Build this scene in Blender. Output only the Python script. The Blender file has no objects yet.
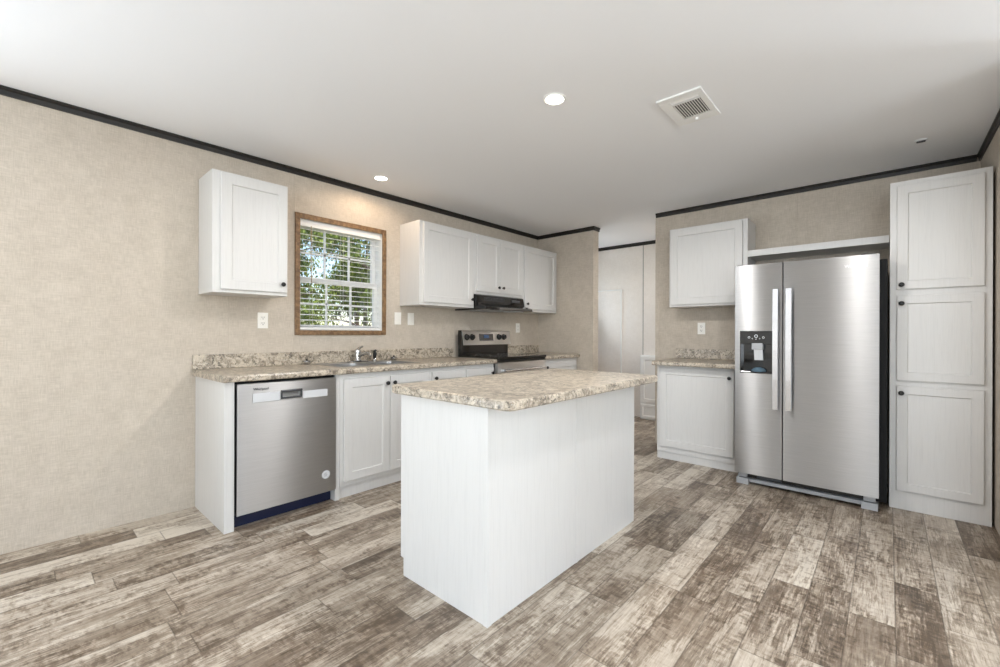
import bpy, bmesh, math, random
from mathutils import Vector, Matrix
random.seed(7)
C = bpy.context.scene.collection
S = bpy.context.scene
PI = math.pi

# ------------------------------------------------------------------ camera
F_PX, YAW, PITCH, ROLL, CX, CY, D, H = 434.5903, 0.7281, -0.0003, 0.0034, 501.0794, 333.5454, 3.4464, 1.161
cd = bpy.data.cameras.new('camera'); cam = bpy.data.objects.new('camera', cd); C.objects.link(cam)
cd.sensor_width = 36; cd.sensor_fit = 'HORIZONTAL'; cd.lens = F_PX / 1000 * 36
cd.shift_x = -(CX - 500) / 1000; cd.shift_y = (CY - 333.5) / 1000; cd.clip_start = .02
fwv = Vector((math.cos(YAW) * math.cos(PITCH), math.sin(YAW) * math.cos(PITCH), math.sin(PITCH)))
rtv = Vector((math.sin(YAW), -math.cos(YAW), 0)); upv = rtv.cross(fwv)
r2 = rtv * math.cos(ROLL) + upv * math.sin(ROLL); u2 = -rtv * math.sin(ROLL) + upv * math.cos(ROLL)
M = Matrix((r2, u2, -fwv)).transposed().to_4x4(); M.translation = Vector((0, -D, H))
cam.matrix_world = M
S.camera = cam

# ------------------------------------------------------------------ exposure
S.view_settings.view_transform = 'Standard'; S.view_settings.look = 'None'
S.view_settings.gamma = 1; S.view_settings.use_curve_mapping = False
S.view_settings.exposure = 0.78
S.cycles.max_bounces = 10; S.cycles.diffuse_bounces = 6; S.cycles.glossy_bounces = 5
S.cycles.transmission_bounces = 6; S.cycles.caustics_refractive = False; S.cycles.caustics_reflective = False
S.cycles.sample_clamp_indirect = 4

# ------------------------------------------------------------------ sky and sun
w = bpy.data.worlds.new('sky'); S.world = w; w.use_nodes = True
nt = w.node_tree; nt.nodes.clear()
sk = nt.nodes.new('ShaderNodeTexSky'); sk.sky_type = 'NISHITA'; sk.sun_disc = False
sk.sun_elevation = math.radians(48); sk.sun_rotation = math.radians(190); sk.air_density = 1.0; sk.dust_density = .6
bg = nt.nodes.new('ShaderNodeBackground'); bg.inputs[1].default_value = .17
ow = nt.nodes.new('ShaderNodeOutputWorld'); nt.links.new(sk.outputs[0], bg.inputs[0]); nt.links.new(bg.outputs[0], ow.inputs[0])
sd = bpy.data.lights.new('sun', 'SUN'); sd.energy = 2.4; sd.angle = .01; sd.color = (1, .95, .86)
so = bpy.data.objects.new('sun', sd); C.objects.link(so); so.rotation_euler = (math.radians(42), 0, math.radians(-14)); so.location = (0, -12, 12)

def area(name, loc, direction, sx, sy, power, color):
    l = bpy.data.lights.new(name, 'AREA'); l.shape = 'RECTANGLE'; l.size = sx; l.size_y = sy; l.energy = power; l.color = color
    o = bpy.data.objects.new(name, l); C.objects.link(o); o.location = loc
    o.rotation_euler = Vector(direction).to_track_quat('-Z', 'Z').to_euler(); return o
# daylight lamps at unseen windows; the rear and glass-door ones are added fill
DAY = (.82, .91, 1)
area('added_rear_fill', (-3.38, -4.95, 1.4), (1, .12, .25), 1.9, 1.6, 60, DAY)  # unseen fill lamp, added and placed to brighten the far cabinets
area('daylight_left_window', (-1.6, -.12, 1.15), (0, -1, .3), 1.7, 1.8, 50, DAY)
area('daylight_side_window', (1.575, -6.88, 1.5), (0, 1, 1.9), 1.7, 1.2, 44, DAY)
area('added_side_fill', (-1.8, -6.88, 1.1), (.2, 1, 1.5), 2.2, 1.9, 38, DAY)  # added fill from an unseen opening, aimed up at the ceiling
area('daylight_hall_window', (5.22, -.1, 1.5), (0, -1, .6), .75, 1.15, 3, DAY)
area('daylight_hall_rear', (5.2, -6.8, 1.5), (-.1, 1, .4), .8, 1.1, 62, DAY)

# ------------------------------------------------------------------ mesh helpers
def ident(p): return Vector(p)
class MB:
    def __init__(s, tf=ident): s.bm = bmesh.new(); s.tf = tf
    def box(s, a, b, bev=0, seg=2, edges=None):
        x0, y0, z0 = [min(a[i], b[i]) for i in range(3)]; x1, y1, z1 = [max(a[i], b[i]) for i in range(3)]
        t = bmesh.new()
        bmesh.ops.create_cube(t, size=1)
        for v in t.verts:
            v.co = Vector(((x0 + x1) / 2 + v.co.x * (x1 - x0), (y0 + y1) / 2 + v.co.y * (y1 - y0), (z0 + z1) / 2 + v.co.z * (z1 - z0)))
        if bev:
            es = [e for e in t.edges if edges is None or edges(e)]
            bmesh.ops.bevel(t, geom=es, offset=bev, segments=seg, profile=.5, affect='EDGES')
        s.merge(t); return s
    def merge(s, t):
        t.verts.ensure_lookup_table(); m = {}
        for v in t.verts: m[v] = s.bm.verts.new(s.tf(v.co))
        for f in t.faces:
            try: g = s.bm.faces.new([m[v] for v in f.verts]); g.smooth = f.smooth
            except ValueError: pass
        t.free()
    def lathe(s, prof, origin, axis=(0, 0, 1), n=24, cap=True, smooth=True):
        ax = Vector(axis).normalized(); q = ax.to_track_quat('Z', 'Y'); o = Vector(origin); rings = []
        t = bmesh.new()
        for r, h in prof:
            rings.append([t.verts.new(o + q @ Vector((r * math.cos(2 * PI * k / n), r * math.sin(2 * PI * k / n), h))) for k in range(n)])
        for A, B in zip(rings, rings[1:]):
            for k in range(n):
                f = t.faces.new((A[k], A[(k + 1) % n], B[(k + 1) % n], B[k])); f.smooth = smooth
        if cap: t.faces.new(rings[0]); t.faces.new(rings[-1])
        s.merge(t); return s
    def tube(s, pts, r, n=10):
        pts = [Vector(p) for p in pts]; t = bmesh.new(); rings = []
        rr = r if isinstance(r, (list, tuple)) else [r] * len(pts)
        for i, p in enumerate(pts):
            d = (pts[min(i + 1, len(pts) - 1)] - pts[max(i - 1, 0)]).normalized()
            a = d.orthogonal().normalized() if i == 0 else (pa - d * pa.dot(d)).normalized()
            pa = a; b = d.cross(a)
            rings.append([t.verts.new(p + (a * math.cos(2 * PI * k / n) + b * math.sin(2 * PI * k / n)) * rr[i]) for k in range(n)])
        for A, B in zip(rings, rings[1:]):
            for k in range(n):
                f = t.faces.new((A[k], A[(k + 1) % n], B[(k + 1) % n], B[k])); f.smooth = True
        t.faces.new(rings[0]); t.faces.new(rings[-1]); s.merge(t); return s
    def prism(s, poly, a, b, axis=0, bev=0):
        """poly = list of 2-D points in the two other axes, extruded from a to b along axis"""
        t = bmesh.new()
        def mk(p, h):
            c = [0, 0, 0]; o = [i for i in range(3) if i != axis]; c[axis] = h; c[o[0]] = p[0]; c[o[1]] = p[1]; return t.verts.new(c)
        A = [mk(p, a) for p in poly]; B = [mk(p, b) for p in poly]; n = len(poly)
        t.faces.new(A); t.faces.new(B)
        for k in range(n): t.faces.new((A[k], A[(k + 1) % n], B[(k + 1) % n], B[k]))
        if bev: bmesh.ops.recalc_face_normals(t, faces=t.faces); bmesh.ops.bevel(t, geom=list(t.edges), offset=bev, segments=2, profile=.5, affect='EDGES')
        s.merge(t); return s
    def shaker(s, u0, u1, z0, z1, d0, d1, fr=.06, depth=.008, ch=.005, bev=.003):
        """framed door with a sunk flat panel; d1 is the front"""
        t = bmesh.new(); bmesh.ops.create_cube(t, size=1)
        for v in t.verts: v.co = Vector(((u0 + u1) / 2 + v.co.x * (u1 - u0), (d0 + d1) / 2 + v.co.y * (d1 - d0), (z0 + z1) / 2 + v.co.z * (z1 - z0)))
        f = [f for f in t.faces if all(abs(v.co.y - d1) < 1e-5 for v in f.verts)][0]
        fe = list(f.edges)
        bmesh.ops.inset_region(t, faces=[f], thickness=fr, use_even_offset=True)
        bmesh.ops.inset_region(t, faces=[f], thickness=ch, use_even_offset=True)
        for v in f.verts: v.co.y += -depth if d1 > d0 else depth
        if bev: bmesh.ops.bevel(t, geom=[e for e in fe if e.is_valid], offset=bev, segments=2, profile=.5, affect='EDGES')
        s.merge(t); return s
    def build(s, name, mat, parent=None, base=None):
        bmesh.ops.recalc_face_normals(s.bm, faces=s.bm.faces)
        off = Vector(base) if base is not None else root_loc(parent)
        for v in s.bm.verts: v.co -= off
        for e in s.bm.edges:
            if len(e.link_faces) == 2 and e.calc_face_angle(0) > .6: e.smooth = False
        me = bpy.data.meshes.new(name); s.bm.to_mesh(me); s.bm.free()
        o = bpy.data.objects.new(name, me); C.objects.link(o)
        if mat: me.materials.append(mat)
        if parent: o.parent = parent
        else: o.location = off
        return o
def root_loc(p):
    v = Vector((0, 0, 0))
    while p: v += p.location; p = p.parent
    return v
def thing(name, label, cat, loc, group=None):
    o = bpy.data.objects.new(name, None); o.empty_display_size = .1; C.objects.link(o); o.location = loc
    o['label'] = label; o['category'] = cat
    if group: o['group'] = group
    return o
def tag(o, label, cat, group=None, kind=None):
    o['label'] = label; o['category'] = cat
    if group: o['group'] = group
    if kind: o['kind'] = kind
    return o
def struct(o, label=None):
    o['kind'] = 'structure'
    return o
def LW(p): return Vector((p[0], -p[1], p[2]))                 # along the left wall: u = X, d = distance off the wall
XR = 4.545
def RW(p): return Vector((XR - p[1], -p[0], p[2]))            # along the fridge wall: u = -Y

# ------------------------------------------------------------------ materials
def srgb(r, g, b):
    f = lambda c: (c / 255 / 12.92) if c / 255 <= .04045 else ((c / 255 + .055) / 1.055) ** 2.4
    return (f(r), f(g), f(b), 1)
def newmat(name):
    m = bpy.data.materials.new(name); m.use_nodes = True; return m, m.node_tree, m.node_tree.nodes['Principled BSDF']
def N(nt, t, **k):
    n = nt.nodes.new(t)
    for a, b in k.items(): setattr(n, a, b)
    return n
def plain(name, col, rough=.5, metal=0, spec=.5, coat=0, noise=0):
    m, nt, b = newmat(name); b.inputs['Base Color'].default_value = col; b.inputs['Roughness'].default_value = rough
    b.inputs['Metallic'].default_value = metal; b.inputs['Specular IOR Level'].default_value = spec; b.inputs['Coat Weight'].default_value = coat
    tc = N(nt, 'ShaderNodeTexCoord'); no = N(nt, 'ShaderNodeTexNoise'); no.inputs['Scale'].default_value = 90
    bp = N(nt, 'ShaderNodeBump'); bp.inputs['Strength'].default_value = .04 + noise; bp.inputs['Distance'].default_value = .001
    nt.links.new(tc.outputs['Object'], no.inputs['Vector']); nt.links.new(no.outputs[0], bp.inputs['Height']); nt.links.new(bp.outputs[0], b.inputs['Normal'])
    return m
def mathn(nt, op, a, b=None):
    n = N(nt, 'ShaderNodeMath', operation=op)
    for i, v in enumerate((a, b)):
        if v is None: continue
        if isinstance(v, (int, float)): n.inputs[i].default_value = v
        else: nt.links.new(v, n.inputs[i])
    return n.outputs[0]
def ramp(nt, fac, stops, interp='LINEAR'):
    r = N(nt, 'ShaderNodeValToRGB'); r.color_ramp.interpolation = interp
    e = r.color_ramp.elements
    while len(e) < len(stops): e.new(.5)
    for x, (p, c) in zip(e, stops): x.position = p; x.color = c
    nt.links.new(fac, r.inputs[0]); return r.outputs[0]
def mapped(nt, scale, src='Object'):
    tc = N(nt, 'ShaderNodeTexCoord'); mp = N(nt, 'ShaderNodeMapping'); mp.inputs['Scale'].default_value = scale
    nt.links.new(tc.outputs[src], mp.inputs[0]); return mp.outputs[0]
def noise(nt, vec, scale, detail=4, rough=.55, dist=0):
    n = N(nt, 'ShaderNodeTexNoise'); n.inputs['Scale'].default_value = scale; n.inputs['Detail'].default_value = detail
    n.inputs['Roughness'].default_value = rough; n.inputs['Distortion'].default_value = dist; nt.links.new(vec, n.inputs['Vector']); return n.outputs[0]
def mix(nt, fac, a, b, mode='MIX'):
    n = N(nt, 'ShaderNodeMix', data_type='RGBA', blend_type=mode)
    for i, v in ((0, fac), (6, a), (7, b)):
        if isinstance(v, (int, float)): n.inputs[i].default_value = v
        elif isinstance(v, tuple): n.inputs[i].default_value = v
        else: nt.links.new(v, n.inputs[i])
    return n.outputs[2]

def linen(name, c1, c2):
    m, nt, b = newmat(name)
    a = noise(nt, mapped(nt, (16, 16, 260)), 1, 4, .7); v = noise(nt, mapped(nt, (260, 260, 16)), 1, 4, .7)
    blot = noise(nt, mapped(nt, (9, 9, 9)), 1, 5, .7)
    s = mathn(nt, 'ADD', mathn(nt, 'MULTIPLY', mathn(nt, 'ADD', a, v), .38), mathn(nt, 'MULTIPLY', blot, .24))
    nt.links.new(ramp(nt, s, [(.42, c2), (.58, c1)]), b.inputs['Base Color']); b.inputs['Roughness'].default_value = .75
    b.inputs['Specular IOR Level'].default_value = .3
    bp = N(nt, 'ShaderNodeBump'); bp.inputs['Strength'].default_value = .15; bp.inputs['Distance'].default_value = .001
    nt.links.new(s, bp.inputs['Height']); nt.links.new(bp.outputs[0], b.inputs['Normal']); return m
M_wall = linen('linen_wallboard', srgb(206, 196, 183), srgb(184, 174, 160))
M_wall_lit = linen('lit_wallboard', srgb(238, 233, 227), srgb(229, 223, 216))  # same board paled as if overexposed; on unseen walls it bounces light
M_ceil = plain('ceiling_paint', srgb(243, 244, 246), .85, noise=.2)

def whitewood():
    m, nt, b = newmat('white_woodgrain')
    g = noise(nt, mapped(nt, (60, 60, 3)), 1, 5, .6, 1.2); g2 = noise(nt, mapped(nt, (220, 220, 7)), 1, 3)
    s = mathn(nt, 'ADD', mathn(nt, 'MULTIPLY', g, .6), mathn(nt, 'MULTIPLY', g2, .4))
    nt.links.new(ramp(nt, s, [(.36, srgb(211, 210, 208)), (.52, srgb(216, 215, 213))]), b.inputs['Base Color'])
    b.inputs['Roughness'].default_value = .42
    bp = N(nt, 'ShaderNodeBump'); bp.inputs['Strength'].default_value = .04; bp.inputs['Distance'].default_value = .001
    nt.links.new(s, bp.inputs['Height']); nt.links.new(bp.outputs[0], b.inputs['Normal']); return m
M_white = whitewood()
M_vinyl = plain('white_vinyl', srgb(238, 238, 236), .35)
M_plastic = plain('white_plastic', srgb(238, 236, 230), .3)
M_black = plain('black_metal', srgb(20, 19, 19), .35)
M_gloss = plain('black_gloss', srgb(12, 12, 13), .08, coat=.3)
M_dark = plain('dark_side_panel', srgb(10, 10, 11), .6, spec=.25)
M_navy = plain('navy_toe_panel', srgb(14, 24, 58), .5)
M_grey = plain('grey_plastic', srgb(168, 170, 173), .4)
M_dgrey = plain('dark_grey_plastic', srgb(70, 72, 75), .35)
M_film = plain('pale_film', srgb(214, 216, 219), .3)
M_chrome = plain('chrome', (.58, .58, .58, 1), .16, 1)
M_alu = plain('polished_steel', (.76, .77, .8, 1), .22, 1)
M_ink = plain('label_ink', srgb(70, 72, 78), .4)
M_logo = plain('logo_silver', (.88, .88, .89, 1), .4)
M_blue = plain('blue_display', srgb(40, 78, 120), .2)

def steel(name='brushed_stainless', k=1.0):
    m, nt, b = newmat(name)
    g = noise(nt, mapped(nt, (6, 6, 900)), 1, 3)
    nt.links.new(ramp(nt, g, [(.35, (.55 * k, .55 * k, .55 * k, 1)), (.65, (.63 * k, .63 * k, .63 * k, 1))]), b.inputs['Base Color'])
    b.inputs['Metallic'].default_value = 1; b.inputs['Roughness'].default_value = .40; b.inputs['Anisotropic'].default_value = 1.0
    cz = N(nt, 'ShaderNodeCombineXYZ'); cz.inputs[2].default_value = 1; nt.links.new(cz.outputs[0], b.inputs['Tangent'])
    b.inputs['Anisotropic Rotation'].default_value = 0.0
    return m
M_steel = steel(k=.82); M_steel_lit = steel('lit_stainless', 1.5)  # second steel is the first one lightened, standing in for missing reflections
M_sink = plain('sink_steel', (.42, .42, .42, 1), .38, 1)

def browntrim():
    m, nt, b = newmat('dark_brown_trim')
    g = noise(nt, mapped(nt, (6, 60, 60)), 1, 4)
    nt.links.new(ramp(nt, g, [(.35, srgb(16, 14, 12)), (.7, srgb(36, 30, 23))]), b.inputs['Base Color']); b.inputs['Roughness'].default_value = .45; return m
M_trim = browntrim()
def casing():
    m, nt, b = newmat('brown_window_casing')
    g = noise(nt, mapped(nt, (40, 40, 40)), 1, 4)
    nt.links.new(ramp(nt, g, [(.35, srgb(104, 78, 53)), (.7, srgb(146, 115, 80))]), b.inputs['Base Color']); b.inputs['Roughness'].default_value = .5; return m
M_casing = casing()

def granite():
    m, nt, b = newmat('speckled_stone_laminate')
    v = mapped(nt, (1, 1, 1))
    n1 = noise(nt, v, 26, 6, .72, .8); n2 = noise(nt, v, 62, 5, .7, .4); n3 = noise(nt, v, 9, 3, .6)
    base = ramp(nt, n1, [(.36, srgb(120, 110, 97)), (.47, srgb(168, 156, 140)), (.58, srgb(206, 195, 178)), (.72, srgb(186, 172, 154))])
    dk = ramp(nt, mathn(nt, 'ADD', mathn(nt, 'MULTIPLY', n2, .75), mathn(nt, 'MULTIPLY', n3, .25)), [(.41, (1, 1, 1, 1)), (.465, (0, 0, 0, 1))])
    c = mix(nt, mathn(nt, 'MULTIPLY', dk, .85), base, srgb(84, 78, 69))
    vo = N(nt, 'ShaderNodeTexVoronoi'); vo.inputs['Scale'].default_value = 75; nt.links.new(v, vo.inputs['Vector'])
    sp = ramp(nt, vo.outputs['Distance'], [(.16, (1, 1, 1, 1)), (.24, (0, 0, 0, 1))])
    c = mix(nt, mathn(nt, 'MULTIPLY', sp, .35), c, srgb(232, 228, 218))
    nt.links.new(c, b.inputs['Base Color']); b.inputs['Roughness'].default_value = .28; return m
M_granite = granite()

def planks():
    m, nt, b = newmat('rustic_vinyl_planks')
    tc = N(nt, 'ShaderNodeTexCoord'); sp = N(nt, 'ShaderNodeSeparateXYZ'); nt.links.new(tc.outputs['Object'], sp.inputs[0])
    x, y = sp.outputs[0], sp.outputs[1]
    yr = mathn(nt, 'DIVIDE', mathn(nt, 'ADD', y, 20), .145); row = mathn(nt, 'FLOOR', yr); fy = mathn(nt, 'FRACT', yr)
    wr = N(nt, 'ShaderNodeTexWhiteNoise', noise_dimensions='1D'); nt.links.new(row, wr.inputs['W'])
    xs = mathn(nt, 'ADD', mathn(nt, 'DIVIDE', x, .62), mathn(nt, 'MULTIPLY', wr.outputs[0], 9)); pl = mathn(nt, 'FLOOR', xs); fx = mathn(nt, 'FRACT', xs)
    idv = N(nt, 'ShaderNodeCombineXYZ'); nt.links.new(row, idv.inputs[0]); nt.links.new(pl, idv.inputs[1])
    wn = N(nt, 'ShaderNodeTexWhiteNoise', noise_dimensions='2D'); nt.links.new(idv.outputs[0], wn.inputs['Vector'])
    h = wn.outputs[0]
    # each board reads its own stretch of grain
    off = N(nt, 'ShaderNodeVectorMath', operation='SCALE'); nt.links.new(wn.outputs[1], off.inputs[0]); off.inputs['Scale'].default_value = 30
    ad = N(nt, 'ShaderNodeVectorMath', operation='ADD'); nt.links.new(tc.outputs['Object'], ad.inputs[0]); nt.links.new(off.outputs[0], ad.inputs[1])
    def mp(s):
        q = N(nt, 'ShaderNodeMapping'); q.inputs['Scale'].default_value = s; nt.links.new(ad.outputs[0], q.inputs[0]); return q.outputs[0]
    grain = noise(nt, mp((2.2, 26, 1)), 1, 7, .68, 1.6)
    fine = noise(nt, mp((11, 150, 1)), 1, 5, .7, .4)
    blot = noise(nt, mp((3.2, 6.5, 1)), 1, 9, .74, .8)
    saw = noise(nt, mp((46, 16, 1)), 1, 5, .65)
    wsrc = mathn(nt, 'ADD', mathn(nt, 'MULTIPLY', noise(nt, mp((1.5, 5.0, 7)), 1, 10, .76, .5), .8), mathn(nt, 'MULTIPLY', fine, .2))
    worn = ramp(nt, wsrc, [(.485, (0, 0, 0, 1)), (.535, (1, 1, 1, 1))])
    dsrc = mathn(nt, 'ADD', mathn(nt, 'MULTIPLY', noise(nt, mp((2.0, 8.0, 23)), 1, 10, .74, .9), .7), mathn(nt, 'MULTIPLY', saw, .3))
    dirt = ramp(nt, dsrc, [(.43, (1, 1, 1, 1)), (.49, (0, 0, 0, 1))])
    crack = ramp(nt, noise(nt, mp((3.5, 85, 3)), 1, 4, .6, .5), [(.33, (1, 1, 1, 1)), (.40, (0, 0, 0, 1))])
    t = mathn(nt, 'ADD', mathn(nt, 'MULTIPLY', mathn(nt, 'SUBTRACT', h, .5), .20), .40)
    for src, k_ in ((grain, .42), (blot, .50), (fine, .30), (saw, .22)): t = mathn(nt, 'ADD', t, mathn(nt, 'MULTIPLY', mathn(nt, 'SUBTRACT', src, .5), k_))
    for src, k_ in ((worn, .15), (dirt, -.13), (crack, -.12), (ramp(nt, h, [(.84, (0, 0, 0, 1)), (.87, (1, 1, 1, 1))]), .10)): t = mathn(nt, 'ADD', t, mathn(nt, 'MULTIPLY', src, k_))
    col = ramp(nt, t, [(.17, srgb(72, 63, 53)), (.30, srgb(108, 96, 83)), (.42, srgb(145, 133, 118)), (.56, srgb(185, 174, 159)), (.72, srgb(220, 212, 198))])
    warm = mix(nt, mathn(nt, 'MULTIPLY', noise(nt, mp((2.5, 6, 1)), 1, 4), .25), col, srgb(150, 118, 88))
    ex = mathn(nt, 'MINIMUM', mathn(nt, 'MULTIPLY', fx, .62), mathn(nt, 'MULTIPLY', mathn(nt, 'SUBTRACT', 1, fx), .62))
    ey = mathn(nt, 'MINIMUM', mathn(nt, 'MULTIPLY', fy, .145), mathn(nt, 'MULTIPLY', mathn(nt, 'SUBTRACT', 1, fy), .145))
    e = mathn(nt, 'MINIMUM', ex, ey)
    seam = ramp(nt, e, [(.0006, (1, 1, 1, 1)), (.0026, (0, 0, 0, 1))])
    fin = mix(nt, mathn(nt, 'MULTIPLY', seam, .6), warm, srgb(70, 58, 48))
    nt.links.new(fin, b.inputs['Base Color'])
    nt.links.new(ramp(nt, grain, [(.3, (.42,) * 3 + (1,)), (.7, (.30,) * 3 + (1,))]), b.inputs['Roughness'])
    bp = N(nt, 'ShaderNodeBump'); bp.inputs['Strength'].default_value = .25; bp.inputs['Distance'].default_value = .0015
    hh = mathn(nt, 'SUBTRACT', fine, mathn(nt, 'MULTIPLY', seam, .8)); nt.links.new(hh, bp.inputs['Height']); nt.links.new(bp.outputs[0], b.inputs['Normal'])
    return m
M_floor = planks()

def emis(name, col, s):
    m, nt, b = newmat(name); b.inputs['Emission Color'].default_value = col; b.inputs['Emission Strength'].default_value = s
    b.inputs['Base Color'].default_value = (.9, .9, .9, 1); return m
M_led = emis('led_diffuser', (1, .93, .82, 1), 9)
M_digit = emis('clock_digits', (.75, .9, 1, 1), 2)
def glass():
    m, nt, b = newmat('window_glass'); nt.nodes.remove(b)
    out = nt.nodes['Material Output']; tr = N(nt, 'ShaderNodeBsdfTransparent'); gl = N(nt, 'ShaderNodeBsdfGlossy'); gl.inputs['Roughness'].default_value = .02
    mx = N(nt, 'ShaderNodeMixShader'); mx.inputs[0].default_value = .06
    nt.links.new(tr.outputs[0], mx.inputs[1]); nt.links.new(gl.outputs[0], mx.inputs[2]); nt.links.new(mx.outputs[0], out.inputs[0]); return m
M_glass = glass()

# ------------------------------------------------------------------ shell
HC = 2.437
XW, YS, XE = -3.5, -7.0, 5.82       # rear wall, side wall, hall wall
def wall_holes(tf, u0, u1, d0, d1, holes, z1=HC):
    mb = MB(tf); hs = sorted(holes); u = u0
    for (a, b, c, d) in hs:
        mb.box((u, d0, 0), (a, d1, z1)); mb.box((a, d0, 0), (b, d1, c)) if c > 0 else None; mb.box((a, d0, d), (b, d1, z1)); u = b
    mb.box((u, d0, 0), (u1, d1, z1)); return mb
struct(MB().box((XW - .15, YS - .15, -.2), (XE + .15, .15, 0)).build('floor', M_floor, base=(0, 0, 0)))
struct(MB().box((XW - .15, YS - .15, HC), (XE + .15, .15, HC + .2)).build('ceiling', M_ceil, base=(0, 0, 0)))
WX0, WX1, WZ0, WZ1 = 1.484, 2.236, 1.176, 2.064
struct(wall_holes(ident, XW - .15, XE + .15, 0, .15, [(-2.5, -.7, .1, 2.1), (WX0, WX1, WZ0, WZ1), (4.8, 5.64, .9, 2.1)]).build('wall_left', M_wall, base=(0, 0, 0)))
swap = lambda p: Vector((p[1], p[0], p[2]))
struct(wall_holes(swap, YS, 0, XW - .15, XW, [(-5.95, -3.95, .55, 2.25)]).build('wall_rear', M_wall_lit, base=(0, 0, 0)))  # unseen wall made pale for neutral bounce light and brighter steel reflections
struct(wall_holes(ident, XW, XE, YS - .15, YS, [(-2.95, -.65, .1, 2.1), (.7, 2.45, .85, 2.15), (4.8, 5.6, .9, 2.1)]).build('wall_side', M_wall_lit, base=(0, 0, 0)))  # made pale as well, to bounce light into the kitchen
YR = -3.93
struct(MB().box((3.02, YR, 0), (XE, YR - .12, HC)).build('wall_right', M_wall, base=(0, 0, 0)))
struct(MB().box((XE, YS, 0), (XE + .15, 0, HC)).build('wall_hall', M_wall_lit, base=(0, 0, 0)))
R0 = -1.599
struct(MB().box((XR, R0, 0), (XR + .11, YR, HC)).build('wall_far', M_wall, base=(0, 0, 0)))
FX, FY = 4.588, -.822
struct(MB().box((FX, 0, 0), (FX + .11, FY, HC)).build('wall_partition', M_wall, base=(0, 0, 0)))
# ceiling trims: small cove profile
def crown(name, tf, u0, u1, hgt=.045, dep=.02):
    mb = MB(tf); mb.prism([(0, HC), (dep, HC), (dep, HC - .012), (dep * .6, HC - .02), (dep * .45, HC - hgt), (0, HC - hgt)], u0, u1, axis=0)
    struct(mb.build(name, M_trim, base=(0, 0, 0)))
crown('trim_1', LW, XW, FX)
crown('trim_2', lambda p: Vector((FX - p[1], -p[0], p[2])), .02, -FY + .02)
crown('trim_3', lambda p: Vector((p[0], FY - p[1], p[2])), FX - .02, FX + .13)
crown('trim_4', RW, -R0 - .0, -YR - .02)
crown('trim_5', lambda p: Vector((p[0], YR + p[1], p[2])), 3.02, XR)
crown('trim_6', lambda p: Vector((XE - p[1], -p[0], p[2])), 0, -YR)
# wall battens and corner strips, the colour of the board
k = 7
for tf, u0, u1, mat in ((LW, 1.0, 1.014, M_wall), (LW, 1.447, 1.461, M_wall), (LW, 3.34, 3.354, M_wall), (LW, -.2, -.186, M_wall), (RW, 2.836, 2.85, M_wall)):
    struct(MB(tf).box((u0, -.001, 0), (u1, .0022, HC - .045), .001).build('trim_%d' % k, mat, base=(0, 0, 0))); k += 1
struct(MB().box((FX - .005, FY + .05, 0), (FX + .115, FY - .005, HC - .045), .002).build('trim_%d' % k, M_wall, base=(0, 0, 0))); k += 1
struct(MB().box((XR - .004, R0 + .005, 0), (XR + .114, R0 - .035, HC - .0455), .002).build('trim_%d' % k, M_wall, base=(0, 0, 0))); k += 1
for y in (-.895,):
    struct(MB().box((XE - .003, y, 0), (XE + .002, y - .012, HC - .045)).build('trim_%d' % k, plain('grey_seam', srgb(170, 168, 164), .6), base=(0, 0, 0))); k += 1
# shallow white hall door seen through the passage
dr = MB(lambda p: Vector((XE - p[1], -p[0], p[2]))).box((.02, 0, .01), (.575, .018, 1.785), .003).build('door_1', M_wall_lit, base=(0, 0, 0)); struct(dr)
fr = MB(lambda p: Vector((XE - p[1], -p[0], p[2])))
fr.box((.575, 0, 0), (.590, .026, 1.80), .002); fr.box((.005, 0, 1.785), (.575, .026, 1.80), .002)
fr.build('door_casing', M_vinyl, dr)
MB(lambda p: Vector((XE - p[1], -p[0], p[2]))).lathe([(.02, 0), (.02, .01), (.012, .02), (.026, .04), (.026, .06), (.01, .068)], (.09, .018, .95), (0, 1, 0)).build('door_knob', M_chrome, dr)

# ------------------------------------------------------------------ kitchen window
wn = MB()
cz = .037
x0, x1, z0, z1 = WX0 - .033, WX1 + .033, WZ0 - .033, WZ1 + .036
for a, b in (((x0, -.016, z0), (WX0 + .006, 0.0, z1)), ((WX1 - .006, -.016, z0), (x1, 0.0, z1)), ((WX0 + .006, -.016, WZ1 - .006), (WX1 - .006, 0.0, z1)), ((WX0 + .006, -.016, z0), (WX1 - .006, 0.0, WZ0 + .006))):
    wn.box(a, b, .004)
wnd = struct(wn.build('window_1', M_casing, base=(0, 0, 0)))
jm = MB()
for a, b in (((WX0, 0, WZ0), (WX0 + .008, .14, WZ1)), ((WX1 - .008, 0, WZ0), (WX1, .14, WZ1)), ((WX0, 0, WZ1 - .008), (WX1, .14, WZ1)), ((WX0, 0, WZ0), (WX1, .14, WZ0 + .008))): jm.box(a, b)
jm.build('jamb', M_vinyl, wnd)
def sash(name, za, zb, y):
    mb = MB(); a, b = WX0 + .008, WX1 - .008; wd = .038; ym = y + .03
    mb.box((a, y, za), (a + wd, ym, zb), .003); mb.box((b - wd, y, za), (b, ym, zb), .003)
    mb.box((a + wd, y, za), (b - wd, ym, za + wd), .003); mb.box((a + wd, y, zb - wd), (b - wd, ym, zb), .003)
    W = (b - a - 2 * wd)
    for i in (1, 2): xx = a + wd + W * i / 3; mb.box((xx - .008, y + .008, za + wd), (xx + .008, y + .022, zb - wd))
    zz = (za + zb) / 2; mb.box((a + wd, y + .008, zz - .008), (b - wd, y + .022, zz + .008))
    s = mb.build(name, M_vinyl, wnd)
    MB().box((a + wd, y + .013, za + wd), (b - wd, y + .017, zb - wd)).build('pane', M_glass, s)
zm = 1.592
sash('lower_sash', WZ0 + .008, zm + .02, .072); sash('upper_sash', zm - .02, WZ1 - .008, .104)
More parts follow.
